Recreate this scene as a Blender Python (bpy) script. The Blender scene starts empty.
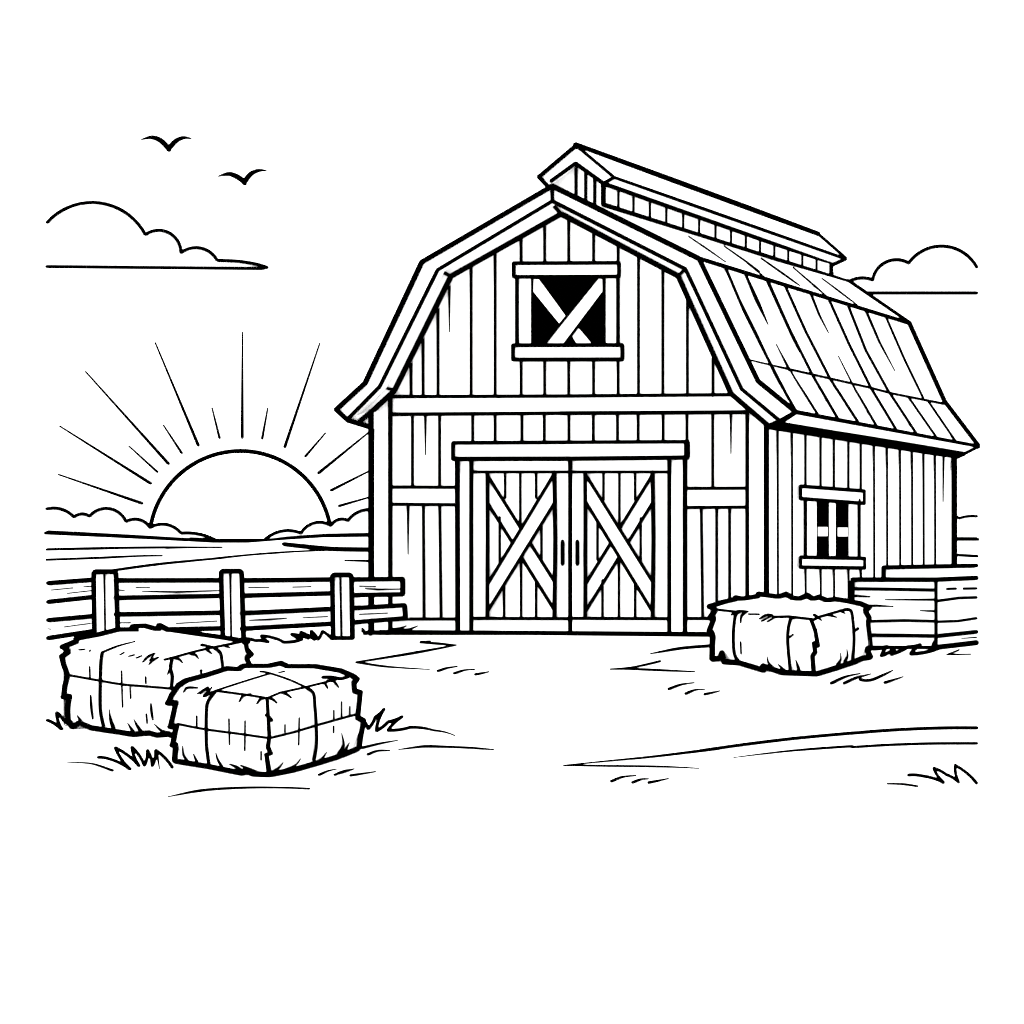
import bpy, math, random
from mathutils import Vector as V
random.seed(4)
# ------------------------------------------------------------------ camera model
F, PX, PY, H = 1628.0, 1520.0, 542.0, 2.3       # focal length in px, principal point, eye height
CAM = V((0, 0, H))
def ray(x, y): return V(((x-PX)/F, 1.0, -(y-PY)/F))
def proj(p): return (PX+F*p.x/p.y, PY-F*(p.z-H)/p.y)
class Plane:
    def __init__(s, p, n):
        s.p = V(p); s.n = V(n).normalized()
        if s.n.dot(CAM-s.p) < 0: s.n = -s.n
    def cast(s, x, y, off=0.0):
        d = ray(x, y); t = (s.p+s.n*off-CAM).dot(s.n)/d.dot(s.n)
        return CAM+d*t
def PY_(Y): return Plane((0, Y, 0), (0, -1, 0))
def PX_(X): return Plane((X, 0, 0), (1, 0, 0))
def facing(x, Y):                                 # upright plane turned towards the viewer's side
    d = ray(x, PY); return Plane(CAM+d*Y, (-d.x, -1, 0))
GROUND = Plane((0, 0, 0), (0, 0, 1))
def thru(a, b, c): return Plane(a, (b-a).cross(c-a))
def gy(y): return F*H/(y-PY)                      # depth of a ground point
def Z(r, pts):                                    # measured coordinates -> picture coordinates
    ox, oy, s = r
    return [(ox+x*s, oy+y*s) for x, y in pts]
k28, k22, k20, k24 = 280/1024, 220/1024, 200/1024, 240/1024
zA, zB, zC, zD, zE, zF = (320,120,k28),(520,120,k28),(740,200,k28),(320,370,k28),(540,370,k28),(740,400,k28)
zG, zH = (30,430,k22),(220,430,k22)
hA, hB, hC, hD, hE, hF, hG, hH = (40,600,k20),(160,620,k20),(340,600,k24),(540,640,k24),(700,570,k20),(800,580,200/931),(40,110,260/1024),(40,320,340/1024)
# ------------------------------------------------------------------ materials
def mat(name, c0, c1, scale=6.0, rough=.9):
    m = bpy.data.materials.new(name); m.use_nodes = True; nt = m.node_tree
    b = nt.nodes['Principled BSDF']; b.inputs['Roughness'].default_value = rough
    b.inputs['Specular IOR Level'].default_value = 0.0
    n = nt.nodes.new('ShaderNodeTexNoise'); n.inputs['Scale'].default_value = scale
    r = nt.nodes.new('ShaderNodeValToRGB')
    r.color_ramp.elements[0].color = (*c0, 1); r.color_ramp.elements[1].color = (*c1, 1)
    t = nt.nodes.new('ShaderNodeTexCoord')
    nt.links.new(t.outputs['Object'], n.inputs['Vector'])
    nt.links.new(n.outputs['Fac'], r.inputs['Fac']); nt.links.new(r.outputs['Color'], b.inputs['Base Color'])
    return m
WOOD = mat('white_painted_boards', (.80,.80,.80), (.85,.85,.85), 5)
HAY = mat('white_straw', (.79,.79,.79), (.85,.85,.85), 20)
EARTH = mat('white_ground', (.81,.81,.81), (.85,.85,.85), .8)
LEAF = mat('white_foliage', (.79,.79,.79), (.85,.85,.85), 2)
VAPOUR = mat('white_cloud', (.83,.83,.83), (.87,.87,.87), .3)
INK = mat('black_outline_and_shade', (0,0,0), (0,0,.00001), 30)
SUNM = bpy.data.materials.new('sun_glow'); SUNM.use_nodes = True
_b = SUNM.node_tree.nodes['Principled BSDF']; _b.inputs['Base Color'].default_value = (.8,.8,.8,1)
_b.inputs['Emission Color'].default_value = (1,1,1,1); _b.inputs['Emission Strength'].default_value = 1.0
# ------------------------------------------------------------------ mesh collector
COL = bpy.context.scene.collection
WADD = .9                                        # bars read a little thinner than they are against the bright white
def root_loc(o):
    v = V((0,0,0))
    while o: v += V(o.location); o = o.parent
    return v
class MB:
    def __init__(s): s.v = []; s.f = []; s.m = []
    def add(s, vs, fs, mi):
        b = len(s.v); s.v += [V(p) for p in vs]
        for f in fs: s.f.append([b+i for i in f]); s.m.append(mi)
    # ink ------------------------------------------------------------
    def line(s, pts, w):
        """round bar through 3-D points; w in picture px (number, or list interpolated along it)"""
        n = len(pts)
        if n < 2: return
        w = [q+WADD*min(1, q/1.0) for q in w] if isinstance(w, (list, tuple)) else w+WADD
        cum = [0.0]
        for a, b in zip(pts, pts[1:]): cum.append(cum[-1]+(b-a).length)
        L = cum[-1] or 1
        def wat(t):
            if not isinstance(w, (list, tuple)): return w
            q = t*(len(w)-1); i = min(int(q), len(w)-2); return w[i]+(w[i+1]-w[i])*(q-i)
        def rad(p, q0, q1, ww):
            d = q1-q0
            x0, y0 = proj(q0); x1, y1 = proj(q1); dx, dy = x1-x0, y1-y0
            l = math.hypot(dx, dy) or 1
            nv = V((-dy/l, 0, -dx/l)); N = (p-CAM).cross(d)
            if N.length < 1e-9: return ww/2*p.y/F
            return max(.3, abs(nv.dot(N.normalized())))*ww/2*p.y/F
        for i in range(n-1):
            a, b = pts[i], pts[i+1]; d = b-a
            if d.length < 1e-6: continue
            ra = rad(a, a, b, wat(cum[i]/L)); rb = rad(b, a, b, wat(cum[i+1]/L))
            a = a-(a-CAM).normalized()*ra*.8; b = b-(b-CAM).normalized()*rb*.8
            if a.y < 85:                          # a bar near the ground rests on it
                if a.z < ra: a = CAM+(a-CAM)*((H-ra)/(H-a.z))
                if b.z < rb: b = CAM+(b-CAM)*((H-rb)/(H-b.z))
            d = b-a
            if d.length < 1e-6: continue
            d = d.normalized(); u = d.orthogonal().normalized(); v = d.cross(u)
            K = 8; vs = []
            for c, r in ((a, ra), (b, rb)):
                for k in range(K):
                    t = 2*math.pi*k/K; vs.append(c+(u*math.cos(t)+v*math.sin(t))*r*1.03)
            fs = [[k, (k+1)%K, K+(k+1)%K, K+k] for k in range(K)]+[list(range(K))[::-1], list(range(K, 2*K))]
            s.add(vs, fs, 1)
            s.ball(b, rb)
            if i == 0: s.ball(a, ra)
    def ball(s, c, r):
        vs = [c+V((0,0,r)), c-V((0,0,r))]
        for z in (.55, -.55):
            q = math.sqrt(1-z*z)
            for k in range(6):
                t = math.pi*k/3; vs.append(c+V((q*math.cos(t), q*math.sin(t), z))*r)
        fs = []
        for k in range(6):
            j = (k+1)%6; fs += [[0, 2+k, 2+j], [2+k, 8+k, 8+j, 2+j], [1, 8+j, 8+k]]
        s.add(vs, fs, 1)
    def stroke(s, pl, pts, w, smooth=False, k=.25):
        if smooth: pts = spline(pts)
        wm = max(w) if isinstance(w, (list, tuple)) else w
        r = wm/2*pl.cast(*pts[0]).y/F
        s.line([pl.cast(x, y, r*k) for x, y in pts], w)
    # solids ---------------------------------------------------------
    def prism(s, pl, poly, th, mi=0):
        a = [pl.cast(x, y) for x, y in poly]; b = [p-pl.n*th for p in a]; n = len(a)
        s.add(a+b, [list(range(n)), list(range(2*n-1, n-1, -1))]+[[i, n+i, n+(i+1)%n, (i+1)%n] for i in range(n)], mi)
        return a
    def board(s, pl, poly, th, w, mi=0):
        """solid board with its edges inked; w = width or one per edge (0 = none)"""
        s.prism(pl, poly, th, mi); n = len(poly)
        for i in range(n):
            ww = w[i] if isinstance(w, (list, tuple)) else w
            if ww: s.stroke(pl, [poly[i], poly[(i+1)%n]], ww)
    def build(s, name, parent=None, white=None):
        me = bpy.data.meshes.new(name); o = bpy.data.objects.new(name, me)
        off = root_loc(parent)
        me.from_pydata([tuple(p-off) for p in s.v], [], s.f); me.update()
        me.materials.append(white or WOOD); me.materials.append(INK)
        for p, m in zip(me.polygons, s.m): p.material_index = m
        COL.objects.link(o)
        if parent: o.parent = parent
        return o
def spline(p, n=6):
    if len(p) < 3: return p
    out = []
    q = [p[0]]+list(p)+[p[-1]]
    for i in range(1, len(q)-2):
        for j in range(n):
            t = j/n; r = []
            for c in (0, 1):
                a, b, d, e = q[i-1][c], q[i][c], q[i+1][c], q[i+2][c]
                r.append(.5*(2*b+(d-a)*t+(2*a-5*b+4*d-e)*t*t+(3*b-a-3*d+e)*t**3))
            out.append(tuple(r))
    return out+[p[-1]]
def arc3(a, m, b, n=18):
    ax, ay = a; bx, by = m; cx, cy = b
    d = 2*(ax*(by-cy)+bx*(cy-ay)+cx*(ay-by))
    ux = ((ax*ax+ay*ay)*(by-cy)+(bx*bx+by*by)*(cy-ay)+(cx*cx+cy*cy)*(ay-by))/d
    uy = ((ax*ax+ay*ay)*(cx-bx)+(bx*bx+by*by)*(ax-cx)+(cx*cx+cy*cy)*(bx-ax))/d
    r = math.hypot(ax-ux, ay-uy)
    t0, tm, t1 = (math.atan2(p[1]-uy, p[0]-ux) for p in (a, m, b))
    def fix(t): return (t-t0) % (2*math.pi)
    e = fix(t1) if fix(tm) < fix(t1) else fix(t1)-2*math.pi
    return [(ux+r*math.cos(t0+e*i/n), uy+r*math.sin(t0+e*i/n)) for i in range(n+1)]
def tag(o, label=None, cat=None, group=None, kind=None):
    for k_, v_ in (('label', label), ('category', cat), ('group', group), ('kind', kind)):
        if v_: o[k_] = v_
    return o
def thing(name, loc, label, cat, group=None):
    o = bpy.data.objects.new(name, None); COL.objects.link(o); o.location = loc; o.empty_display_size = .3
    return tag(o, label, cat, group)

# ================================================================== SETTING
g = MB()
g.add([(-3000,-200,0),(3000,-200,0),(3000,6000,0),(-3000,6000,0)], [[0,1,2,3]], 0)
def G(r, pts, w, smooth=True): g.stroke(GROUND, Z(r, pts), w, smooth, 1.0)
T = [.8, 2.6, 2.6, .8]
# wheel ruts and creases scratched in the yard
G(hC, [(385,175),(345,180)], [1,2.4]); G(hC, [(345,180),(420,186),(495,192)], [2,2.4,1]); G(hC, [(495,192),(300,228),(70,265)], [1.2,2.6,1.6]); G(hC, [(70,265),(200,284),(382,296)], [2,2,.8])
for a in ([(418,302),(455,290),(500,283)], [(488,312),(530,299),(575,296)], [(578,317),(635,306)], [(120,658),(160,643),(212,642)], [(0,738),(60,720)], [(45,748),(152,732)]): G(hC, a, [2.4,2.2,1])
G(hC, [(95,630),(170,612),(248,598)], [2.4,2,.8]); G(hC, [(250,638),(350,625),(420,625),(550,630),(655,638)], [.8,2.6,2,2,1])
G(hB, [(815,792),(860,772),(905,763)], [2.2,2,.8]); G(hB, [(895,792),(945,770),(992,763)], [2.2,2,.8])
G(hB, [(40,905),(150,882),(250,868),(380,860),(500,857),(640,858),(765,863)], [.8,2.6,2.2,1.6,1.6])
G(hA, [(140,830),(250,835),(310,850),(370,872)], [.8,1.8,2.4])
G(hD, [(472,58),(600,35),(720,25)], [1,2.6,3]); G(hD, [(512,90),(400,115),(298,124)], [2,2,1]); G(hD, [(298,124),(400,124),(520,129),(660,135)], [1,2.2,2,1])
for a in ([(550,208),(600,190),(658,182)], [(622,228),(660,213),(703,210)], [(703,231),(767,217)], [(305,602),(350,584),(410,578)], [(395,607),(430,594),(463,592)], [(463,608),(548,591)]): G(hD, a, [2.6,2.4,1])
rut = Z(hD, [(100,535),(300,515),(500,495),(760,463)])+Z(hE, [(0,925),(250,890),(500,860),(760,836)])+Z(hF, [(250,712),(400,700),(550,692),(690,688),(824,688)])
g.stroke(GROUND, rut, [1,2.6,3,3,3], True, 1.0)
G(hD, [(100,535),(300,537),(520,540),(678,547)], [1,1.8,1.8,.8])
g.stroke(GROUND, Z(hE, [(172,960),(330,940),(500,922),(760,903)])+Z(hF, [(250,777),(400,768),(600,761),(824,760)]), [.8,2.2,2.4,2.4], True, 1.0)
for a in ([(145,480),(210,450),(280,435)], [(205,480),(260,455),(330,437)], [(280,463),(330,465),(432,420)], [(395,477),(480,450)]): G(hF, a, [2.8,2.6,1])
G(hF, [(405,948),(480,950),(548,960)], [1.2,2,1.6]); G(hF, [(795,345),(685,347),(740,325)], [1,2,1.4], False)
tag(g.build('ground', None, EARTH), kind='structure')

# hills: a field rising gently to a low ridge behind the yard
prof = [(-900,533),(0,533.6),(48,534.2),(116,537.4),(159,539.6),(217,542.8),(263,542.8),(287,540),(327,537.4),(368,536.8),(700,538.5),(957,540.8),(1500,541),(1760,541)]
HY0, HY1 = 90.0, 250.0
def ridge(x):
    for (a, b), (c, d) in zip(prof, prof[1:]):
        if x <= c: return b+(d-b)*(x-a)/(c-a)
    return prof[-1][1]
def hz(X, Y):
    t = (Y-HY0)/(HY1-HY0)
    return (H-(ridge(PX+F*X/HY1)-PY)*HY1/F)*t**5
class Hill:
    def cast(s, x, y, off=0):
        a, b = HY0, HY1
        for _ in range(40):
            m = (a+b)/2; p = CAM+ray(x, y)*m
            if p.z > hz(p.x, m)+off: a = m
            else: b = m
        return CAM+ray(x, y)*a
HILL = Hill()
h = MB(); NX, NY = 110, 8
xs = [-900+i*(2660/NX) for i in range(NX+1)]+[p[0] for p in prof[1:-1]]; xs.sort()
vs = []
for x in xs:
    X = (x-PX)*HY1/F
    for j in range(NY+1):
        Y = HY0+(HY1-HY0)*j/NY; vs.append((X, Y, hz(X, Y)))
    vs.append((X, HY1+40, -.5))
R_ = NY+2
h.add(vs, [[i*R_+j, (i+1)*R_+j, (i+1)*R_+j+1, i*R_+j+1] for i in range(len(xs)-1) for j in range(NY+1)], 0)
def crest(px, w, up=0):
    h.line([V(((x-PX)*HY1/F, HY1, H-(ridge(x)-PY)*HY1/F+.05+up)) for x in px], w)
crest([48,80,116,140,159,190], [7,6.4,5.4], -.02); crest([190,217,240,263], [5,6,6], .14); crest([263,287,305,327,350,368,400], [4.6,5.6,6,6], .06); crest([945,960,977], 5, .1)
for pts, w in ((Z(zG, [(80,557),(300,552),(500,549),(893,546)]), [2.2,2.2,2,.8]), (Z(zG, [(80,605),(300,597),(500,588),(613,586)]), [2,2,2,1.4]),
               (Z(zG, [(370,655),(600,625),(840,602)])+Z(zH, [(0,597),(150,582),(310,570),(500,562)]), [1.8,2.4,2.4,2.2,1.8]),
               (Z(zH, [(583,608),(640,609),(720,612)]), [1,1.8,1.8]), ([(284,544),(305,546.6),(327,548.8),(348,549.6),(395,550)], [3,4,4.2,4.2]),
               ([(940,555),(957,555.3),(977,556.4)], 2.4)):
    h.stroke(HILL, pts, [q+.6 for q in w] if isinstance(w, list) else w+.6, True, 1.0)
tag(h.build('hills', None, EARTH), kind='structure')

# sun ------------------------------------------------------------
sp = facing(240, 640)
base = sp.cast(240, 543)
sun = thing('sun', base, 'huge half round sun with straight rays rising over the low field', 'sun')
m = MB(); disc = arc3((149.2,542.3), (240.3,451), (331.6,542.3), 48)
m.prism(sp, disc+[(331.6,556),(149.2,556)], 20)
m.stroke(sp, disc, 4.0); m.build('disc', sun, SUNM)
for a, b, w in (((610,37),(609,355),3), ((347,68),(477,378),3), ((137,155),(387,433),3), ((60,320),(333,492),3), ((55,465),(307,552),3),
             ((268,380),(354,458),2.2), ((372,317),(427,401),2.4), ((518,264),(541,356),2.4), ((686,265),(669,358),2.4), ((843,69),(737,383),3),
             ((860,340),(799,411),2.4), ((1003,328),(839,461),3), ((1005,448),(877,513),2.8), ((1005,530),(901,560),2.6)):
    m = MB(); m.stroke(sp, Z(hH, [a, b]), [1.3, w*.95, w, w]); m.build('ray', sun)

# clouds -----------------------------------------------------------
def cloud(x, Y, top, basepts, label, th=18, w=3.1):
    pl = facing(x, Y); m = MB()
    m.prism(pl, top+basepts, th); m.stroke(pl, top, w); m.stroke(pl, [top[-1]]+basepts, w*.95)
    o = m.build('cloud', None, VAPOUR); tag(o, label, 'cloud', 'clouds')
c1 = arc3((47,222.6),(94.6,202.4),(145.4,234.6))+arc3((145.4,234.6),(159,230.2),(181,252.7))[1:]+arc3((181,252.7),(197.4,247.6),(217.2,260.3))[1:]+spline([(217.2,260.3),(238,261.2),(255.8,264),(267,267.4)])[1:]
cloud(150, 560, c1, [(262,268.6),(47,266.6)], 'long flat based white cloud with puffs above the sun, below the birds')
c2 = [(840,285)]+arc3((848.8,281.5),(862,277.8),(872.6,279.8),8)+arc3((872.6,279.8),(895,259.6),(908.7,262.9))[1:]+arc3((908.7,262.9),(942,246),(976.8,267))[1:]
pl = facing(920, 560); m = MB(); m.prism(pl, c2+[(976.8,293),(840,293)], 18); m.stroke(pl, c2, 3.1); m.stroke(pl, [(840,293),(976.8,293)], 3)
tag(m.build('cloud', None, VAPOUR), 'white puffy cloud partly hidden behind the right end of the barn roof', 'cloud', 'clouds')

# birds ------------------------------------------------------------
for pts, lab in ((Z(hG, [(400,116),(440,108),(475,120),(507,152),(535,122),(565,109),(595,112)]), 'small black bird with spread wings, higher of the two above the cloud'),
                 (Z(hG, [(702,261),(745,252),(780,265),(805,284),(830,252),(862,238),(891,239)]), 'small black bird with spread wings, lower and closer to the barn')):
    pl = facing(pts[3][0], 70); m = MB()
    m.stroke(pl, spline(pts[:4], 8), [1,4,5,5], False); m.stroke(pl, spline(pts[3:], 8), [5,4.8,3.8,1], False)
    m.ball(pl.cast(pts[3][0], pts[3][1]+1.2), 2.6*70/F)
    tag(m.build('bird'), lab, 'bird', 'birds in the sky')

# bushes along the skyline -------------------------------------------
def bush(a, mm, b, Y, label, w=3.0):
    top = arc3(a, mm, b, 14); pl = facing(mm[0], Y); m = MB()
    q = max(a[1], b[1]); zb = PY+H*F/pl.cast(mm[0], 542).y
    m.prism(pl, top+[(b[0], zb), (a[0], zb)], 4.0); m.stroke(pl, top, w)
    tag(m.build('bush', None, LEAF), label, 'bush', 'rounded bushes along the skyline')
bl = [((47,508.8),(55,508),(74,517),'leftmost rounded bush at the edge of the skyline'), ((74,517),(82.5,513.8),(89.5,516.2),'smallest low bush, second from the left on the skyline'),
      ((89.5,516.2),(105.5,508.3),(126,521.5),'largest dome shaped bush on the skyline, left of the sun'), ((126,521.5),(135.5,519),(150,527.5),'small bush just left of where the sun outline meets the skyline'),
      ((150,527.5),(162,524),(181,533),'low bush overlapping the lower left of the sun'), ((181,533),(195,533.3),(219,542),'low tapering bush inside the left half of the sun'),
      ((263,541.5),(285,530.5),(301,533),'tapering low bush inside the right half of the sun'), ((301,533),(317,522.3),(331,525.5),'round bush at the lower right of the sun outline'),
      ((331,525.5),(341,519),(348,520.5),'small bush just right of the sun, left of the barn bush'), ((348,520.5),(362,510.5),(385,515),'bush disappearing behind the left corner of the barn')]
for i, (a, mm, b, l) in enumerate(bl): bush(a, mm, b, 262+ (i%2)*3, l)
bush((935,514),(946,512.5),(959,518.3), 262, 'bush mostly hidden behind the back corner of the barn', 2.2)
bush((959,518.3),(968,516.2),(977,516.2), 265, 'bush seen between the barn and the right end of the crates', 2.2)

# ================================================================== BARN
YW = 41.0; W = PY_(YW)
XW = (767-PX)*YW/F; SW = PX_(XW)
YB = -XW*F/(PX-956.5)
barn = thing('barn', ((567-PX)*YW/F, YW, 0), 'big white plank barn with gambrel roof and crossed double doors', 'barn')
b = MB()
GB = 633.0
poly = [(371,GB),(371,408),(396,389),(453,276),(561,213),(677,275),(730,391),(767,423),(767,GB)]
b.prism(W, poly, YB-YW)
def wl(x, y0, y1, w=2.6, x1=None): b.stroke(W, [(x, y0), (x if x1 is None else x1, y1)], w)
for x, y0, y1 in ((411,360,396),(423,335,396),(437.9,308,396),(471,266,396),(495,252,396),(521,238,396),(544.6,224,396),(568.6,216,396),(593.5,231,396),(618,245,396),(638.4,256,396),(662.7,268,396),(687.3,300,396),(712.8,358,396)):
    if 515 < x < 620: wl(x, y0, 262); wl(x, 361, y1)
    else: wl(x, y0, y1)
wl(449.3,282,332,[2.4,2.2,.8])
for x, y1 in ((412.4,487),(439.5,487),(472.6,444),(495,444),(521.8,444),(544.2,444),(568.8,444),(593.2,444),(617.4,444),(638,444),(663,444),(686.8,444),(712.6,488)): wl(x, 414.5, y1)
wl(425.3,414.5,455,[2.4,2.2,.8]); wl(730.8,414,454,[2.4,2.2,.8]); wl(408,504,554.5,[2.6,2.4,.8]); wl(423.3,504,619,2.6,424); wl(439.6,504,619,2.6,441)
wl(701.2,507,619,2.6,702.6); wl(716.6,507,619); wl(729.5,507,619)
WB = PY_(40.8)
b.stroke(WB, [(380,632.4),(530,632.9),(712,634.4)], [4.6,3.8,4.4])
b.stroke(WB, [(369,632),(396,632)], 3)
# side wall seams
def sy0(x): return 425+(x-768)*.163
def sy1(x): return PY+91*(PX-x)/(PX-767)
for x in (777.7,792,805.6,820.7,834,848.5,860.9,874,887,900,912,923.5,935):
    if 804 < x < 862:
        b.stroke(SW, [(x, sy0(x)), (x, 484.5+(x-805)*.085)], 2, False, .8); b.stroke(SW, [(x, 569), (x+.3, sy1(x))], 2, False, .8)
    else: b.stroke(SW, [(x, sy0(x)), (x+.3, sy1(x))], 2, False, .8)
b.stroke(SW, [(943.7,454),(943.2,502)], [2,1.6,.7], False, .8)
b.stroke(SW, [(954.3,452),(954.3,sy1(954.3))], 5.6, False, .3)
b.stroke(SW, [(767,633),(954.3,sy1(954.3))], 3.5, False, .8)
b.build('wall', barn)
def part(name, pl, poly, th, w, parent=barn, extra=None, mi=0):
    m = MB(); m.board(pl, poly, th, w, mi)
    if extra: extra(m)
    return m.build(name, parent)
# corner boards, belts, base
part('corner_board', PY_(40.93), [(371.2,GB),(371.2,411),(390.3,394),(390.3,GB)], .1, [5.8,0,4.2,3])
part('corner_board', PY_(40.93), [(747.2,635),(747.2,408),(766.4,425),(766.4,635)], .1, [3.8,0,5.4,3])
part('belt_board', PY_(40.955), [(391,396.6),(560,396),(733,394.6),(747,412.2),(560,413.2),(391,414.3)], .1, [3,3,0,3.6,3.2,0])
part('belt_board', PY_(40.96), [(391,487),(456,487.2),(456,504.7),(391,504.2)], .1, [2.8,0,2.8,0])
part('belt_board', PY_(40.96), [(686,488.3),(747,488.1),(747,507.1),(686,507.5)], .1, [2.8,0,2.8,0])
part('base_board', PY_(40.962), [(391,618.9),(456,618.9),(456,632),(391,632)], .1, [2.6,0,0,0])
part('base_board', PY_(40.962), [(686,618.4),(747,618.6),(747,634),(686,634)], .1, [2.8,0,0,0])
# door surround
part('door_header', PY_(40.84), [(453,442.8),(570,442.2),(687,441.6),(687,457.5),(570,458.7),(453,458.9)], .2, [3.4,3.2,6,4,4.2,3.8])
part('door_post', PY_(40.9), [(457.3,459),(471.3,459),(471.3,632.5),(457.8,632.5)], .12, [0,4,0,4.8])
part('door_post', PY_(40.9), [(669.3,459),(685,459),(685,634),(669.3,634)], .12, [0,4.6,0,4])
def door(x0, x1, pl_, pr, planks, br_back, br_front, hx):
    m = MB(); fp = PY_(40.925); bp = PY_(40.975)
    m.prism(bp, [(x0,460),(x1,460),(x1,633),(x0,633)], .05)
    m.prism(fp, [(x0,460),(pl_,460),(pl_,633),(x0,633)], .07); m.prism(fp, [(pr,460),(x1,460),(x1,633),(pr,633)], .07)
    fp2 = PY_(40.9265)
    m.prism(fp2, [(pl_-.5,460),(pr+.5,460),(pr+.5,471.8),(pl_-.5,471.8)], .06); m.prism(fp2, [(pl_-.5,618.4),(pr+.5,618.4),(pr+.5,633),(pl_-.5,633)], .06)
    m.stroke(fp, [(x0,471.9),(x1,471.9)], 2.4); m.stroke(fp, [(x0,618.3),(x1,618.6)], 2.8)
    m.stroke(fp, [(pl_,472),(pl_+.3,540),(pl_,618)], 3.6); m.stroke(fp, [(pr,472),(pr+.8,540),(pr,618)], 4)
    for x, y0, y1 in planks: m.stroke(bp, [(x, y0), (x, y1)], 2.2)
    d = m.build('door', barn)
    for pl2, q in ((PY_(40.968), br_back), (PY_(40.9), br_front)):
        m = MB(); m.prism(pl2, q, .014)
        for e0, e1 in ((q[0], q[1]), (q[3], q[2])):
            if q is br_front: m.stroke(pl2, [e0, e1], 3); continue
            ts = []                               # the rear brace's edges stop where the front brace crosses
            for g0, g1 in ((br_front[0], br_front[1]), (br_front[3], br_front[2])):
                ax, ay = e1[0]-e0[0], e1[1]-e0[1]; bx, by = g1[0]-g0[0], g1[1]-g0[1]
                ts.append(((g0[0]-e0[0])*by-(g0[1]-e0[1])*bx)/(ax*by-ay*bx))
            ts.sort(); P_ = lambda t: (e0[0]+(e1[0]-e0[0])*t, e0[1]+(e1[1]-e0[1])*t)
            m.stroke(pl2, [e0, P_(ts[0])], 3); m.stroke(pl2, [P_(ts[1]), e1], 3)
        m.build('brace', d)
    m = MB(); hp = PY_(40.88); m.stroke(hp, [(hx,541),(hx,564.5)], 3.7)
    m.line([hp.cast(hx,543), PY_(40.93).cast(hx,543)], 1.5); m.line([hp.cast(hx,563), PY_(40.93).cast(hx,563)], 1.5); m.build('handle', d)
    return d
door(472,569.8,487.3,554.4, [(505,472,498),(520.2,472,528),(536,472,498),(499.6,517,563),(541.4,522,562),(504,583,618),(521,556,618),(536,580,618)],
     [(487.3,475.3),(554.6,582),(554.6,610.6),(487.3,502.6)], [(487.3,584.6),(554,474),(554.6,502.6),(487.3,611.6)], 562.5)
door(570.8,669,585.1,652.6, [(603.4,472,500),(619.3,472,528),(635,472,500),(597.4,518,560),(640.6,518,566),(602.4,580,618),(618.8,556,618),(635,583,618)],
     [(585.1,584.6),(652.6,474.5),(652.6,502.6),(585.1,612)], [(585.1,474),(652.6,582),(652.6,612),(585.1,501)], 577.3)
m = MB(); m.stroke(PY_(40.92), [(570.2,460),(570.2,633)], 4); m.build('door_seam', barn)
# loft window
wf = MB()
wf.board(PY_(40.96), [(516.9,276),(530.3,276),(530.3,345),(516.9,345)], .02, [0,0,0,3.6])
wf.board(PY_(40.96), [(604.8,276),(617.9,276),(617.9,345),(604.8,345)], .02, [0,3.4,0,1.4])
wf.board(PY_(40.88), [(513.6,263.2),(619,262.7),(619,276.4),(513.6,276.8)], .14, [3.4,3.8,3.4,3.6])
wf.board(PY_(40.87), [(512.9,345.2),(622.4,345),(622.4,359.4),(512.9,359.6)], .14, [3.6,4,3.8,3.6])
win = wf.build('window', barn)
m = MB(); m.prism(PY_(40.985), [(528,274),(606,274),(606,347),(528,347)], .03, 1); m.build('opening_shade', win)  # black slab paints the unlit interior behind the loft window
m = MB(); m.prism(PY_(40.976), [(533.8,279.4),(538.7,279.4),(565.3,316),(578.4,328.3),(590.7,342.8),(576.5,342.8),(572,336),(559.8,323.7),(533.8,291.7)], .006); m.build('brace', win)
m = MB(); fb = PY_(40.955); m.prism(fb, [(547.4,342.8),(598.6,278.6),(602,279.3),(602,291.7),(563.7,342.8)], .008)
m.stroke(fb, [(546,342),(597.5,277.6)], 2.2); m.stroke(fb, [(565,343.4),(602.6,293.4)], 2.4); m.build('brace', win)
# side window
SP = PX_(XW+.024); SP2 = PX_(XW+.06); SP0 = PX_(XW+.012)
wf = MB()
wf.board(SP, [(805.6,498),(816.3,498),(816.3,558),(805.6,558)], .05, [0,0,0,3]); wf.board(SP, [(849.2,500),(859,500),(859,558),(849.2,558)], .05, [0,3.6,0,0])
wf.prism(SP, [(829.6,500),(835.4,500),(835.4,558),(829.6,558)], .04)
wf.board(SP2, [(800.6,486.2),(864.2,491),(864.2,503.4),(800.6,498.6)], .08, 3.2)
wf.board(SP2, [(800.6,557.2),(864.6,558.4),(864.6,568),(800.6,567.2)], .08, 3.2)
win = wf.build('window', barn)
for x0, x1, a in ((816,829.4,(818.2,527.2,827.4,535.9)), (835.6,849.6,(838,527.8,847.7,536.2))):
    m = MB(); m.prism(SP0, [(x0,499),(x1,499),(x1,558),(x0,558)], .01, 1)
    m.prism(PX_(XW+.016), [(a[0],a[1]),(a[2],a[1]),(a[2],a[3]),(a[0],a[3])], .005, 0); m.build('pane', win)

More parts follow.
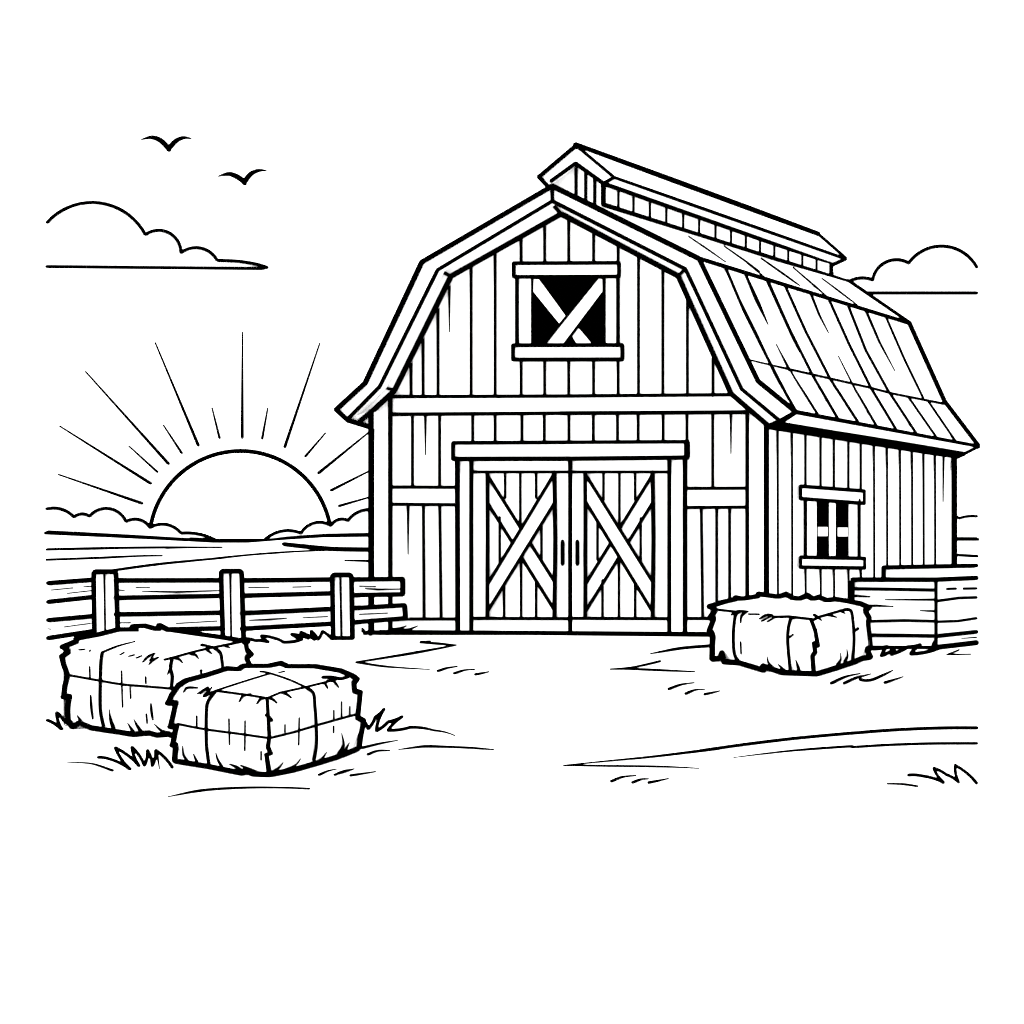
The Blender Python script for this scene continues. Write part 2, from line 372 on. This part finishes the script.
# roof ---------------------------------------------------------------
YF, YR = 40.5, 55.0
PF, PR = PY_(YF), PY_(YR)
def f3(x, y): return PF.cast(x, y)
def r3(x, y): return PR.cast(x, y)
ro = MB()
Rf = [(552,186),(576,197.5),(699,258.5),(758,381),(796,412),(782,421.5),(768.5,427)]
Rr = [(812,257),(848,281.5),(908.4,323),(944,402),(977.5,446),(966,452),(957,456.8)]
A = [f3(*p) for p in Rf]; B = [r3(*p) for p in Rr]
ro.add(A+B, [[i, i+1, 7+i+1, 7+i] for i in range(5)], 0)
ro.add([A[5],A[6],B[6],B[5]], [[0,1,2,3]], 1)                    # soffit painted black for the shadow under the eave
def seg(p, q, n=14): return [p.lerp(q, i/n) for i in range(n+1)]
ro.line(seg(A[2],B[2]), [4.4,4,4]); ro.line(seg(A[4],B[4]), [4.2,3.4,3]); ro.line(seg(A[5].lerp(A[6],.35),B[5].lerp(B[6],.35)), [6,7,6.6,5.6])  # last bar widens the painted shadow band under the eave
ro.line(seg(A[6],B[6]), 4)
ro.line([B[1],B[2]], 5.4); ro.line([B[2],B[3],B[4]], 6.4); ro.line([B[4],B[5],B[6]], 4.4)
for a, c in ((A[1],A[2]),(A[2],A[3]),(A[3],A[4])): ro.line([a, c], 5)
ro.line([A[4],A[5]], 4.2); ro.line([A[5],A[6]], 4.2)
# left slopes and back closing (real, unseen from the yard)
Lf = [(552,186),(421.7,262),(365,383),(336,409.6)]
LA = [f3(*p) for p in Lf]; LB = [p+V((0, YR-YF, 0)) for p in LA]; LB[0] = B[0]
ro.add(LA+LB, [[i, 4+i, 4+i+1, i+1] for i in range(3)], 0)
ro.add([A[0],A[1],B[1],B[0]], [[0,1,2,3]], 0)
ro.add([LB[3],LB[2],LB[1],B[0],B[1],B[2],B[3],B[4],B[6]], [[0,1,2,3,4,5,6,7,8]], 0)
S1 = thru(A[1],A[2],B[2]); S2 = thru(A[2],A[3],B[3]); S2b = thru(A[2],B[3],B[2]); S3 = thru(A[3],A[4],B[4]); S3b = thru(A[3],B[4],B[3])
# seams: found on the real slopes by following the ray to the nearest of them
tris = []
for i in range(1, 4): tris += [(A[i],A[i+1],B[i+1]),(A[i],B[i+1],B[i])]
def oncast(x, y, off):
    best = None; d = ray(x, y)
    for a, b_, c in tris:
        pl = thru(a, b_, c); p = pl.cast(x, y)
        n = (b_-a).cross(c-a); ok = True
        for u, v in ((a,b_),(b_,c),(c,a)):
            if (v-u).cross(p-u).dot(n) < -1e-3*n.length: ok = False
        if ok and (best is None or p.y < best[0]): best = (p.y, pl.cast(x, y, off))
    return best[1] if best else None
def seam(r, pts, w=2.1):
    pts = Z(r, pts) if r else pts
    q = []
    for (x0, y0), (x1, y1) in zip(pts, pts[1:]):
        n = max(2, int(math.hypot(x1-x0, y1-y0)/6)); q += [(x0+(x1-x0)*i/n, y0+(y1-y0)*i/n) for i in range(n)]
    q.append(pts[-1]); out = []
    for x, y in q:
        p = oncast(x, y, .02)
        if p: out.append(p)
    ro.line(out, w)
for a in ([(612,422),(752,519)],[(745,460),(876,553)],[(883,507),(1010,598)]): seam(zB, a, [1,2,1.6,1])
for a in ([(78,213),(218,313)],[(195,247),(325,360)],[(300,287),(430,386)],[(0,208),(88,281)]): seam(zC, a, [1.2,2.2,1.8,1.2])
seam(zB, [(750,535),(820,700),(900,860),(985,1024)], 2.8); seam(zB, [(825,565),(875,670),(908,748)], [2.4,2.4,.8]); seam(zB, [(938,820),(985,915)], [.8,2.2])
seam(zB, [(905,590),(950,690),(1000,800),(1024,845)], 2.8)
seam(zC, [(0,370),(60,490),(130,640),(205,772)], 2.6); seam(zC, [(20,270),(60,370),(103,455)], [2.8,2.4,.8]); seam(zC, [(133,528),(200,650),(285,785)], [.8,2.2,2.4])
seam(zC, [(103,297),(180,470),(265,640),(358,800)], 2.8); seam(zC, [(168,320),(240,480),(330,655),(435,818)], 2.8)
seam(zC, [(262,350),(290,420),(325,487)], [2.6,2.4,.8]); seam(zC, [(360,570),(420,690),(500,828)], [.8,2.4,2.6])
seam(zC, [(328,370),(400,530),(480,690),(572,842)], 2.8); seam(zC, [(394,383),(460,550),(540,695),(645,855)], 2.8)
seam(zC, [(459,402),(510,520),(567,625)], [3,2.6,.8]); seam(zC, [(532,424),(600,580),(670,725)], 2.4)
seam(zC, [(615,720),(718,868)], 2.4); seam(zC, [(688,736),(785,878)], 2.4)
seam(zC, [(30,583),(112,603),(262,637),(480,687),(560,708),(745,745)], [1,2,2,2,2,2.2])
roof = ro.build('roof', barn)
# rake boards on the gable
outer = [(336,409.6),(365,383),(421.7,262),(552,186),(699,258.5),(758,381),(796,412)]
mid = [(348.7,418),(379.6,386.6),(437.6,269.8),(552.3,201),(685.4,269),(741.5,389),(780,421)]
inner = [(371,412.5),(394.5,390.5),(451,276.2),(561,214),(678,276),(730.8,393.5),(768.5,426)]
PK, PK2 = PY_(YF-.02), PY_(YF+.33)
def strip(name, pl, a, c, i0, i1, th, inks, tb=None):
    m = MB(); m.prism(pl, a[i0:i1+1]+c[i0:i1+1][::-1], th)
    for q, w in inks: m.stroke(pl, q, w)
    return m.build(name, barn)
strip('rake_board', PK, outer, mid, 0, 3, .25, [(outer[0:4],5),(mid[0:4],3.6),([outer[0],(347.5,420)],4.6),([outer[3],mid[3]],3.4)])
strip('rake_board', PK, outer, mid, 3, 6, .25, [(outer[3:7],5),(mid[3:7],3.6),([outer[6],mid[6]],4.2)])
strip('inner_rake_board', PK2, mid, inner, 0, 3, .12, [(inner[0:4],5),([mid[2],inner[2]],2.8),([mid[3],(555,207),inner[3]],3.4),([mid[0],(362,421),inner[0]],3.6),([(386,388),(394,390)],2)])
strip('inner_rake_board', PK2, mid, inner, 3, 6, .12, [(inner[3:7],5),([mid[4],inner[4]],2.8),([mid[6],inner[6]],4)])
m = MB(); m.prism(PY_(YF+.16), [(346,419.5),(372,410),(372,428.5)], .5); EP = PY_(YF+.14); m.stroke(EP, [(347.5,420.2),(371,427.4)], 4.8); m.stroke(EP, [(378,406),(360,421)], 4.6); m.stroke(EP, [(371,412),(371,430)], 5.2); m.build('eave_end', barn)

# ridge monitor (long raised vent on the ridge) --------------------------
def onM(x):                                        # 3-D point of the line where vent and roof meet
    a, c = A[1], B[1]; lo, hi = 0.0, 1.0
    for _ in range(50):
        t = (lo+hi)/2
        if proj(a.lerp(c, t))[0] < x: lo = t
        else: hi = t
    return a.lerp(c, lo)
q0, q1 = PY_(40.75).cast(603.4, 204.5), onM(831)
def above(p, y): return V((p.x, p.y, H-(y-PY)*p.y/F))
t0, t1 = above(q0, 183.4), above(q1, 264.6)
vent = MB()
GP = PY_(q0.y)
gl = GP.cast(549,183); ga = GP.cast(575.5,163)
wl0, wl1 = V((gl.x, q0.y, gl.z-.12)), V((gl.x, q1.y, q1.z-.6)); d1 = V((0,0,-.5))
d1 = V((0,0,-.06))
vs = [q0+V((0,0,-.26)), q1+d1, t1, t0, wl0, gl, ga, wl1, V((gl.x, q1.y, t1.z)), V((ga.x, q1.y, t1.z+.45))]
vent.add(vs, [[0,1,2,3],[0,3,6,5,4],[4,5,8,7],[1,7,8,9,2]], 0)
VP_ = thru(q0, q1, t0)
for x in (618.4,633.5,649.9,666.3,683.2,699.1,715.5,731,745.8,760,774.3,788.2,802.3,816.5):
    t = (x-603.4)/(831-603.4); vent.stroke(VP_, [(x, 183.4+t*81.2), (x, 203.5+(x-603.4)*.312)], 2.2)
vent.line(seg(q0, q1), [4.4,3.6,3.6,3.8]); vent.line([q0, t0], 4.8); vent.line([q1, t1], 5)
vent.line(seg(q1, B[1], 4), 3.8)
for x, y0, y1 in ((576,165,201),(585.6,170,206),(594.6,177,210)): vent.stroke(GP, [(x,y0),(x,y1)], 2.8)
vo = vent.build('ridge_vent', barn)
m = MB(); YV = 40.52; VF = PY_(YV); VR = PY_(q1.y+.3)
af, ef, uf, lf, kf = [VF.cast(*p) for p in ((576,145.4),(614.3,177.4),(603.4,183.4),(538.8,176.8),(547.5,186))]
ar, er, ur = [VR.cast(*p) for p in ((817.4,234.4),(845,258.6),(832,264.4))]
lr = V((lf.x, er.y, er.z)); kr = V((kf.x, er.y, ur.z))
m.add([af,ef,uf,lf,kf,ar,er,ur,lr,kr], [[0,1,6,5],[1,2,7,6],[0,5,8,3],[3,8,9,4],[5,6,7,9,8]], 0)
m.line(seg(af,ar), [6.4,7.4,7.4,6.4]); m.line(seg(ef,er), [3,3.4,3.2,3]); m.line(seg(uf,ur), [4.2,4,4]); m.line([ar,er,ur], 4.8)
m.build('vent_roof', vo)
m = MB(); VK = PY_(YV-.02)
out, inn = [(538.8,176.8),(576,145.4),(614.3,177.4)], [(547.5,186),(575.5,163.2),(603.4,183.4)]
m.prism(VK, out+inn[::-1], .1)
m.stroke(VK, out[:2], 4.2); m.stroke(VK, [(576,145.4),(614.3,177.4)], 3); m.stroke(VK, [(551,181),inn[1],inn[2]], 3.8); m.stroke(VK, [out[0],inn[0]], 4.2); m.stroke(VK, [out[2],inn[2]], 3.4)
m.build('rake_board', vo)

# ================================================================== FENCE
YP = 38.9
fence = thing('wooden_fence', ((245-PX)*YP/F, YP, 0), 'two rail wooden fence with three square posts left of the barn', 'fence')
def post(x0, x1, xb0, xb1, yt, yb, xi, w=4.6):
    m = MB(); pl = PY_(YP-.06); c = 1.6
    poly = [(x0+c,yt),(x1-c,yt),(x1,yt+c),(xb1,yb),(xb0,yb),(x0,yt+c)]
    m.board(pl, poly, .3, [w,w,w,w*.8,w,w]); m.stroke(pl, [(xi,yt+2),(xi+1,yb-2)], 1.8); m.build('post', fence)
post(93.6,116,94.5,118,571.6,641,104.3); post(221,241.6,223,243.6,571,640,230.2); post(332.2,351.4,333.2,352.4,574.8,638,340.3)
def rail(pts, w, grain, dy=0, pl=PY_(YP)):
    m = MB(); m.board(pl, pts, .12, w)
    for q in grain: m.stroke(pl, q, [.8,1.6,1.4,.8])
    m.build('rail', fence)
E = [4.4,0,4.4,0]
rail([(48.6,583.1),(94,579.6),(94,597),(48.6,601.9)], E, [Z(zG,[(97,745),(200,735)]),Z(zG,[(173,760),(290,747)]),Z(zG,[(250,730),(290,727)])])
rail([(48.6,620.1),(94,616),(94,631),(48.6,638)], E, [Z(zG,[(157,917),(280,900)]),Z(zG,[(82,925),(97,927)])])
rail([(116,580.4),(222,580.2),(222,596),(116,598)], E, [Z(zG,[(405,745),(438,746)]),Z(zG,[(493,733),(557,734)]),Z(zG,[(522,750),(680,754),(880,747)])])
rail([(116,614.4),(222,612.6),(222,628.4),(116,630.5)], E, [Z(zG,[(410,897),(467,897)]),Z(zG,[(680,900),(870,889)])])
rail([(242,580.4),(333,579.4),(333,593.4),(242,595.8)], E, [Z(zH,[(133,733),(227,732)]),Z(zH,[(337,731),(423,729)])])
rail([(242,613.2),(333,608.8),(333,623.8),(242,628.8)], E, [Z(zH,[(137,886),(230,882),(310,876)]),Z(zH,[(385,874),(500,868)])])
E2 = [4.2,5,4.2,0]
rail([(352,579.4),(402.8,578.9),(402.8,594.4),(352,595.2)], E2, [Z(zH,[(650,727),(725,728)]),Z(zH,[(675,738),(735,742),(845,740)])])
rail([(352,608.2),(404.6,605.2),(405.6,618.2),(352,622.6)], E2, [Z(zH,[(648,858),(780,852)])])

# ================================================================== HAY BALES
def bale(label, Lb, Fb, Rb, Lt, Ft, Rt, ragL, botL, botR, ragR, back, strokes):
    gl_, gf, gr = GROUND.cast(*Lb), GROUND.cast(*Fb), GROUND.cast(*Rb)
    PLn = Plane(gl_, (gf-gl_).cross(V((0,0,1)))); PRn = Plane(gf, (gr-gf).cross(V((0,0,1))))
    lt, ft, rt = PLn.cast(*Lt), PLn.cast(*Ft), PRn.cast(*Rt); TP = thru(lt, ft, rt)
    root = thing('hay_bale', gf.lerp((gl_+gr)/2, .5)*1.0, label, 'hay bale', 'hay bales on the ground')
    m = MB()
    def up(p): return V((p.x, p.y, max(p.z, .004)))
    rL = [up(PLn.cast(*p)) for p in ragL]; bL = [up(PLn.cast(*p)) for p in botL]; bR = [up(PRn.cast(*p)) for p in botR]; rR = [up(PRn.cast(*p)) for p in ragR]
    bk = [TP.cast(*p) for p in back]
    fl = [lt]+rL+bL+[gf, ft]; m.add(fl, [list(range(len(fl)))], 0)
    fr = [ft, gf]+bR+rR[::-1]+[rt]; m.add(fr, [list(range(len(fr)))], 0)
    top = [lt, ft, rt]+bk[::-1]; m.add(top, [list(range(len(top)))], 0)
    n = len(bk); m.add(bk+[V((p.x, p.y, .003)) for p in bk], [[i, i+1, n+i+1, n+i] for i in range(n-1)], 0)
    P = {'L': PLn, 'R': PRn, 'T': TP}
    m.stroke(PLn, ragL, 5.6); m.stroke(PLn, botL+[Fb], 5.0); m.stroke(PRn, [Fb]+botR, 5.0); m.stroke(PRn, ragR, 5.6); m.stroke(TP, back, 5.6, False, .6)
    twines = []
    for s_ in strokes:
        k_, pts, w = s_[:3]; smooth = len(pts) > 2 and (len(s_) < 4)
        if w == 3.0 or w == 3.1:
            tw = MB(); tw.stroke(P[k_], pts, 2.1 if w == 3.1 else w, smooth, .7); twines.append(tw)
        else: m.stroke(P[k_], pts, w, smooth, .7)
    m.build('straw_block', root, HAY)
    for tw in twines: tw.build('twine', root, HAY)
    return root
def t_(w=2.0): return [w*.6, w*1.05, w, w*.6]
B_ = lambda p: Z(hB, p)
S = []
for a in ([(187,490),(187,545)],[(352,505),(355,640)],[(435,515),(433,670)],[(517,672),(517,718)],[(120,370),(140,347),(192,347)],[(192,378),(245,345),(205,378)],[(265,345),(225,390),(272,365)],[(405,418),(425,390),(465,378)],[(495,430),(515,405),(548,398)]): S.append(('L', B_(a), t_(2.2)))
for a in ([(640,535),(640,575)],[(713,500),(710,640)],[(890,462),(890,515)],[(930,418),(930,500)],[(972,442),(972,490)],[(889,543),(889,578)],[(548,398),(575,405),(598,425)],[(615,372),(645,378),(672,398)],[(855,310),(890,315),(915,345)],[(825,325),(845,325),(858,350)]): S.append(('R', B_(a), t_(2.4)))
for a in ([(115,645),(120,690),(140,722)],[(170,685),(188,725)],[(285,680),(295,715),(315,748)]): S.append(('L', B_(a), [.8,2,2.6]))
for a in ([(358,738),(390,752),(430,782)],[(415,745),(460,765),(500,785)]): S.append(('L', B_(a), [1.4,3,4.6], 0))
for a in ([(720,710),(690,745),(600,785)],[(630,730),(610,755),(572,782)],[(853,677),(830,710),(800,730)],[(930,580),(940,640),(918,682)],[(970,628),(945,675)]): S.append(('R', B_(a), [.8,2.2,3.4]))
for a in ([(835,293),(880,293),(925,300),(960,292)],): S.append(('R', B_(a), 3.2))
S += [('L', B_([(285,362),(460,385),(548,400)]), 2.2, 0), ('R', B_([(548,400),(615,372),(740,345),(860,315),(965,288)]), 2.2, 0),
      ('L', B_([(548,400),(553,480),(560,600),(552,650),(566,682),(545,690),(560,790)]), [3,3.4,3.4,4.6,4,5], 0), ('L', B_([(545,485),(555,495),(572,515)]), 3.6, 0),
      ('L', B_([(285,362),(245,418),(237,470),(236,560),(238,650),(250,740)]), 3.0), ('T', B_([(285,362),(420,318),(560,275)]), 3.1), ('T', B_([(515,265),(560,272),(660,305),(745,343)]), 3.1),
      ('R', B_([(745,343),(785,375),(793,440),(800,540),(801,640),(788,718)]), 3.0), ('T', B_([(610,270),(637,263)]), 1.6),
      ('L', B_([(90,532),(235,560),(400,582),(560,605)]), 3.1), ('R', B_([(560,605),(690,573),(800,540),(1008,482)]), 3.1)]
pb = B_([(75,722),(560,792),(1015,660),(95,335),(548,400),(1008,302)])
bale('front hay bale nearest the viewer, tied with crossed twine, overlapping another bale', *pb,
     B_([(95,335),(60,385),(42,425),(82,425),(70,480),(55,545),(85,545),(65,640),(80,640),(75,720)]), B_([(80,722),(250,750),(420,784),(435,768),(475,788)]), B_([(680,768),(820,728),(910,700),(1010,660)]),
     B_([(1008,302),(992,325),(995,362),(1024,371),(1011,498),(1041,515),(1030,580),(1019,654)]),
     B_([(95,335),(130,312),(230,285),(340,250),(400,255),(420,238),(550,238),(620,222),(660,240),(800,240),(930,262),(985,285),(1008,302)]), S)
A_ = lambda p: Z(hA, p)
S = []
for a in ([(253,340),(255,400)],[(258,487),(262,550),(270,610)],[(416,362),(422,550)],[(540,392),(541,428)],[(461,447),(463,505)],[(567,530),(570,570),(577,615)],[(543,582),(548,632)],[(200,255),(228,252)],[(252,264),(257,255)],[(410,280),(430,268)],[(455,288),(482,280)],[(492,297),(520,285)],[(525,318),(555,288),(588,272)],[(558,330),(575,310),(605,293)],[(588,272),(562,310)]): S.append(('L', A_(a), t_(2.2)))
for a in ([(355,560),(360,610),(375,655)],[(190,590),(212,630)],[(480,610),(495,640),(520,680)],[(448,630),(480,680)],[(585,635),(620,668),(660,682)]): S.append(('L', A_(a), [.8,2.4,3.8]))
for a in ([(690,295),(715,305),(730,322)],[(775,275),(798,282),(812,300)],[(830,230),(900,242)],[(850,250),(880,275)],[(945,232),(972,245)],[(825,360),(825,380)]): S.append(('R', A_(a), [3,2.4,1]))
S += [('R', A_([(640,305),(690,292),(800,262),(900,240),(1024,215)]), 2.4), ('L', A_([(675,305),(668,350),(677,390),(672,455)]), 3.4), ('L', A_([(652,382),(672,340)]), [1,3]),
      ('T', A_([(485,212),(400,235),(320,267)]), [1,2,2.2]), ('L', A_([(318,268),(311,320),(308,410),(308,560),(325,648)]), 3.0), ('R', A_([(890,243),(922,268),(930,300),(936,350)]), 3.0), ('L', A_([(150,385),(300,412),(420,432),(550,443),(690,455)]), 3.1)]
bk = A_([(118,240),(180,215),(190,198),(290,180),(390,155),(490,155),(475,138),(540,135),(600,152),(612,130),(665,158),(760,152)])+B_([(50,53),(200,75),(320,92),(445,112)])
bale('hay bale behind and left of the nearest bale, beside the fence post', (72,727), (171.8,735.5), (249.2,705), A_([(120,240)])[0], (171.8,659), (247.5,642),
     A_([(120,240),(145,265),(112,290),(122,330),(142,385),(128,440),(122,495),(150,495),(142,560),(145,620),(165,648)]), A_([(170,650),(200,628),(265,655),(400,675),(480,688),(560,680),(600,692),(660,686)]),
     [(230,713)], B_([(436,115),(442,150),(465,175),(440,195),(457,228),(457,430)]), bk, S)
E_ = lambda p: Z(hE, p)
S = []
for a in ([(240,212),(212,235),(207,270)],[(207,368),(210,430)],[(250,226),(302,226)],[(305,250),(340,230),(370,230)],[(315,262),(370,232)],[(345,265),(385,240)],[(160,230),(190,212),(245,212)],[(475,330),(458,345)]): S.append(('L', E_(a), t_(2.4)))
for a in ([(343,442),(350,475),(375,505)],[(490,460),(505,510)],[(400,483),(430,515)],[(112,418),(118,445),(130,470)]): S.append(('L', E_(a), [.8,2.4,3.4]))
for a in ([(720,425),(720,460),(705,485)],[(752,405),(755,440),(742,470)]): S.append(('R', E_(a), [.8,2.2,2.8]))
for a in ([(585,230),(600,240),(622,258)],[(655,228),(700,242)],[(718,208),(742,222)],[(808,300),(790,318)]): S.append(('R', E_(a), [3,2.6,1]))
S += [('L', E_([(90,203),(180,213)]), 2.2), ('L', E_([(375,240),(455,238),(575,252)]), 2.4, 0), ('R', E_([(575,258),(610,240),(680,220),(740,203)]), 2.6, 0),
      ('L', E_([(205,212),(180,235),(170,340),(176,430),(198,468)]), 3.0), ('L', E_([(490,243),(462,255),(448,350),(462,515)]), 3.0), ('R', E_([(740,203),(768,205),(780,235),(789,350),(782,465)]), 3.0),
      ('L', E_([(570,258),(590,310),(604,388),(583,375),(590,420),(576,440),(582,525)]), [3.6,4.4,4.6,4.4], 0)]
bale('lone hay bale with two upright twines in front of the barn corner and crates', *E_([(62,457),(595,532),(872,448),(55,190),(572,253),(865,190)]),
     E_([(50,185),(80,205),(52,245),(72,250),(48,310),(64,325),(62,455)]), E_([(66,457),(100,450),(112,422),(122,470),(200,475),(325,512),(322,490),(420,525)]), E_([(700,500),(790,470),(830,452),(868,447)]),
     E_([(865,190),(845,210),(865,245),(858,268),(872,400),(855,405),(872,445)]), E_([(50,187),(110,168),(175,153),(182,143),(215,150),(290,138),(300,124),(330,130),(400,140),(440,124),(478,146),(505,150),(550,130),(578,150),(610,140),(652,158),(690,152),(760,162),(830,177),(865,192)]), S)

# ================================================================== CRATES
YC = gy(647.4); CP = PY_(YC); ztop = H-(579.6-PY)*YC/F
c = thing('wooden_crate', CP.cast(895, 647.4), 'long low planked crate in front, its corner facing the viewer', 'crate', 'wooden crates beside the barn')
fl_, fr_ = CP.cast(852.4,647.4), CP.cast(936,647.4)
rb_ = GROUND.cast(976.6, 642.6)
bl_ = fl_+(rb_-fr_); up_ = lambda p: V((p.x, p.y, ztop))
m = MB(); m.add([fl_,fr_,rb_,bl_,up_(fl_),up_(fr_),up_(rb_),up_(bl_)], [[0,1,5,4],[1,2,6,5],[2,3,7,6],[3,0,4,7],[4,5,6,7]], 0)
CR = Plane(fr_, (rb_-fr_).cross(V((0,0,1))))
m.line([up_(fl_),up_(fr_),up_(rb_)], 4.2); m.line([up_(fl_)+V((0,0,-.03)), fl_], 4.4); m.line([up_(fr_), fr_], 3.2); m.line([fl_, fr_], 3); m.line([fr_, rb_], 4.6)
f_ = lambda p: Z(zF, p)
for a, w in (([(412,690),(560,692),(717,695)],2.8),([(440,810),(600,806),(717,809)],2.4),([(440,860),(600,861),(717,863)],3.2),([(530,730),(717,730)],[.8,2,2]),([(420,716),(475,719)],[2,1]),([(430,753),(500,752),(560,755)],[2,2,.8]),([(658,770),(717,772)],[.8,1.8])): m.stroke(CP, f_(a), w)
for a, w in (([(722,735),(800,724),(865,722)],2.4),([(722,811),(800,808),(865,798)],2.2),([(722,863),(865,848)],3.6),([(757,691),(790,690)],2),([(818,690),(865,689)],2),([(810,872),(865,868)],[.6,1])): m.stroke(CR, f_(a), w)
m.stroke(CP, f_([(716,875),(712,895),(716,905)]), [2,6,6])
m.build('box', c)
YD = 38.3; DP = PY_(YD)
c = thing('wooden_crate', V(((925-PX)*YD/F, YD, 0)), 'higher crate behind the planked one, only its top showing', 'crate', 'wooden crates beside the barn')
a, b2 = DP.cast(883.6,567.4), DP.cast(974.6,565.6)
vs = [V((a.x,YD,0)),V((b2.x,YD,0)),b2,a]; vs += [p+V((.02,1.2,0)) for p in vs]
m = MB(); m.add(vs, [[0,1,2,3],[1,5,6,2],[3,2,6,7],[0,3,7,4],[4,7,6,5]], 0)
m.line([a,b2], 3.8); m.line([b2, DP.cast(976.8,565.5)], 3.4); m.line([V((a.x,YD,.0)), a], 4.4); m.build('box', c)

# ================================================================== GRASS TUFTS
def tuft(label, pts, w, extra=(), fill=True, Y=None):
    yb = max(p[1] for p in pts); Y = Y or gy(yb+.6); pl = PY_(Y); m = MB()
    if fill:                                     # each blade: white wedge between its two inked edges
        for i in range(1, len(pts)-1):
            p0, p1, p2 = pts[i-1:i+2]
            if p1[1] < p0[1] and p1[1] < p2[1]: m.prism(pl, [p0, p1, p2], .04)
    run = [pts[0]]                               # every blade edge bows a little between its sharp ends
    for i, (p, q) in enumerate(zip(pts, pts[1:])):
        dx, dy = q[0]-p[0], q[1]-p[1]; bow = .07*(1 if dy < 0 else -1)*(-1 if dx < 0 else 1)
        for t in (.25, .5, .75, 1):
            k_ = 4*t*(1-t)*bow; run.append((p[0]+dx*t-dy*k_, p[1]+dy*t+dx*k_*.6))
    m.stroke(pl, run, w)
    for e in extra: m.stroke(pl, e, [2.4,2,.8])
    tag(m.build('grass_tuft', None, LEAF), label, 'grass', 'grass tufts')
tuft('jagged low grass growing under the fence between the middle and right posts', Z(zH, [(110,972),(165,980),(222,985),(192,958),(250,968),(297,988),(380,975),(333,950),(412,970),(375,940),(440,976),(424,935),(456,976),(476,936),(522,974)]), 2.9, fill=False)
tuft('short grass between the right fence post and the barn corner', Z(zH, [(622,940),(642,950),(656,925),(675,945),(690,940),(700,950)]), 3.4, fill=False)
tuft('small grass blades at the foot of the barn wall beside the fence end', Z(zD, [(268,950),(315,936)]), [3.4,2.4,1], [Z(zD, [(300,952),(330,948),(357,936)]), Z(zD, [(285,954),(340,953)])], fill=False, Y=40.6)
tuft('grass spike at the far left, against the rear hay bale', Z(hA, [(38,615),(110,660),(85,575),(120,615),(165,655)]), 3.2, fill=False)
tuft('spiky grass tuft at the left foot of the nearest hay bale', Z(hA, [(300,805),(350,812),(460,865),(385,755),(508,850),(470,752),(535,848),(550,768),(575,850),(592,768),(678,858)]), 3, [Z(hA, [(600,790),(612,865)])], False)
tuft('leaning grass tuft on the right side of the nearest hay bale', Z(hC, [(98,512),(120,550),(150,500),(188,465),(155,558),(205,520),(265,498),(205,556),(300,543),(400,556),(490,578)]), [3.2,3.2,3.2,3,2.8,1], fill=False)
tuft('grass along the foot of the planked crate, beside the lone bale', Z(hF, [(338,320),(405,310),(380,350),(440,322),(425,345),(500,312),(560,302),(515,343),(630,324),(632,300),(640,322)]), 3.4, fill=False)
tuft('spiky grass tuft alone at the lower right edge', Z(hF, [(505,908),(570,912),(668,942),(622,876),(680,905),(738,940),(722,862),(822,945)]), 3, fill=False)

# ================================================================== CAMERA, LIGHT
sc = bpy.context.scene
cd = bpy.data.cameras.new('camera'); co = bpy.data.objects.new('camera', cd); COL.objects.link(co); sc.camera = co
co.location = CAM; co.rotation_euler = (math.radians(90), 0, 0)
cd.sensor_width = 36; cd.lens = 36*F/1024; cd.shift_x = (512-PX)/1024; cd.shift_y = (PY-512)/1024
cd.clip_start = .1; cd.clip_end = 10000
w = bpy.data.worlds.new('World'); sc.world = w; w.use_nodes = True
bg = w.node_tree.nodes['Background']; bg.inputs['Color'].default_value = (1,1,1,1); bg.inputs['Strength'].default_value = 1.0
ld = bpy.data.lights.new('sun_lamp', 'SUN'); ld.energy = 1.0; ld.angle = math.radians(15); ld.color = (1,.98,.95)
lo_ = bpy.data.objects.new('sun_lamp', ld); COL.objects.link(lo_); lo_.rotation_euler = (math.radians(50), 0, math.radians(-25))
sc.view_settings.view_transform = 'Standard'; sc.view_settings.look = 'None'; sc.view_settings.gamma = 1
sc.view_settings.exposure = 2.1
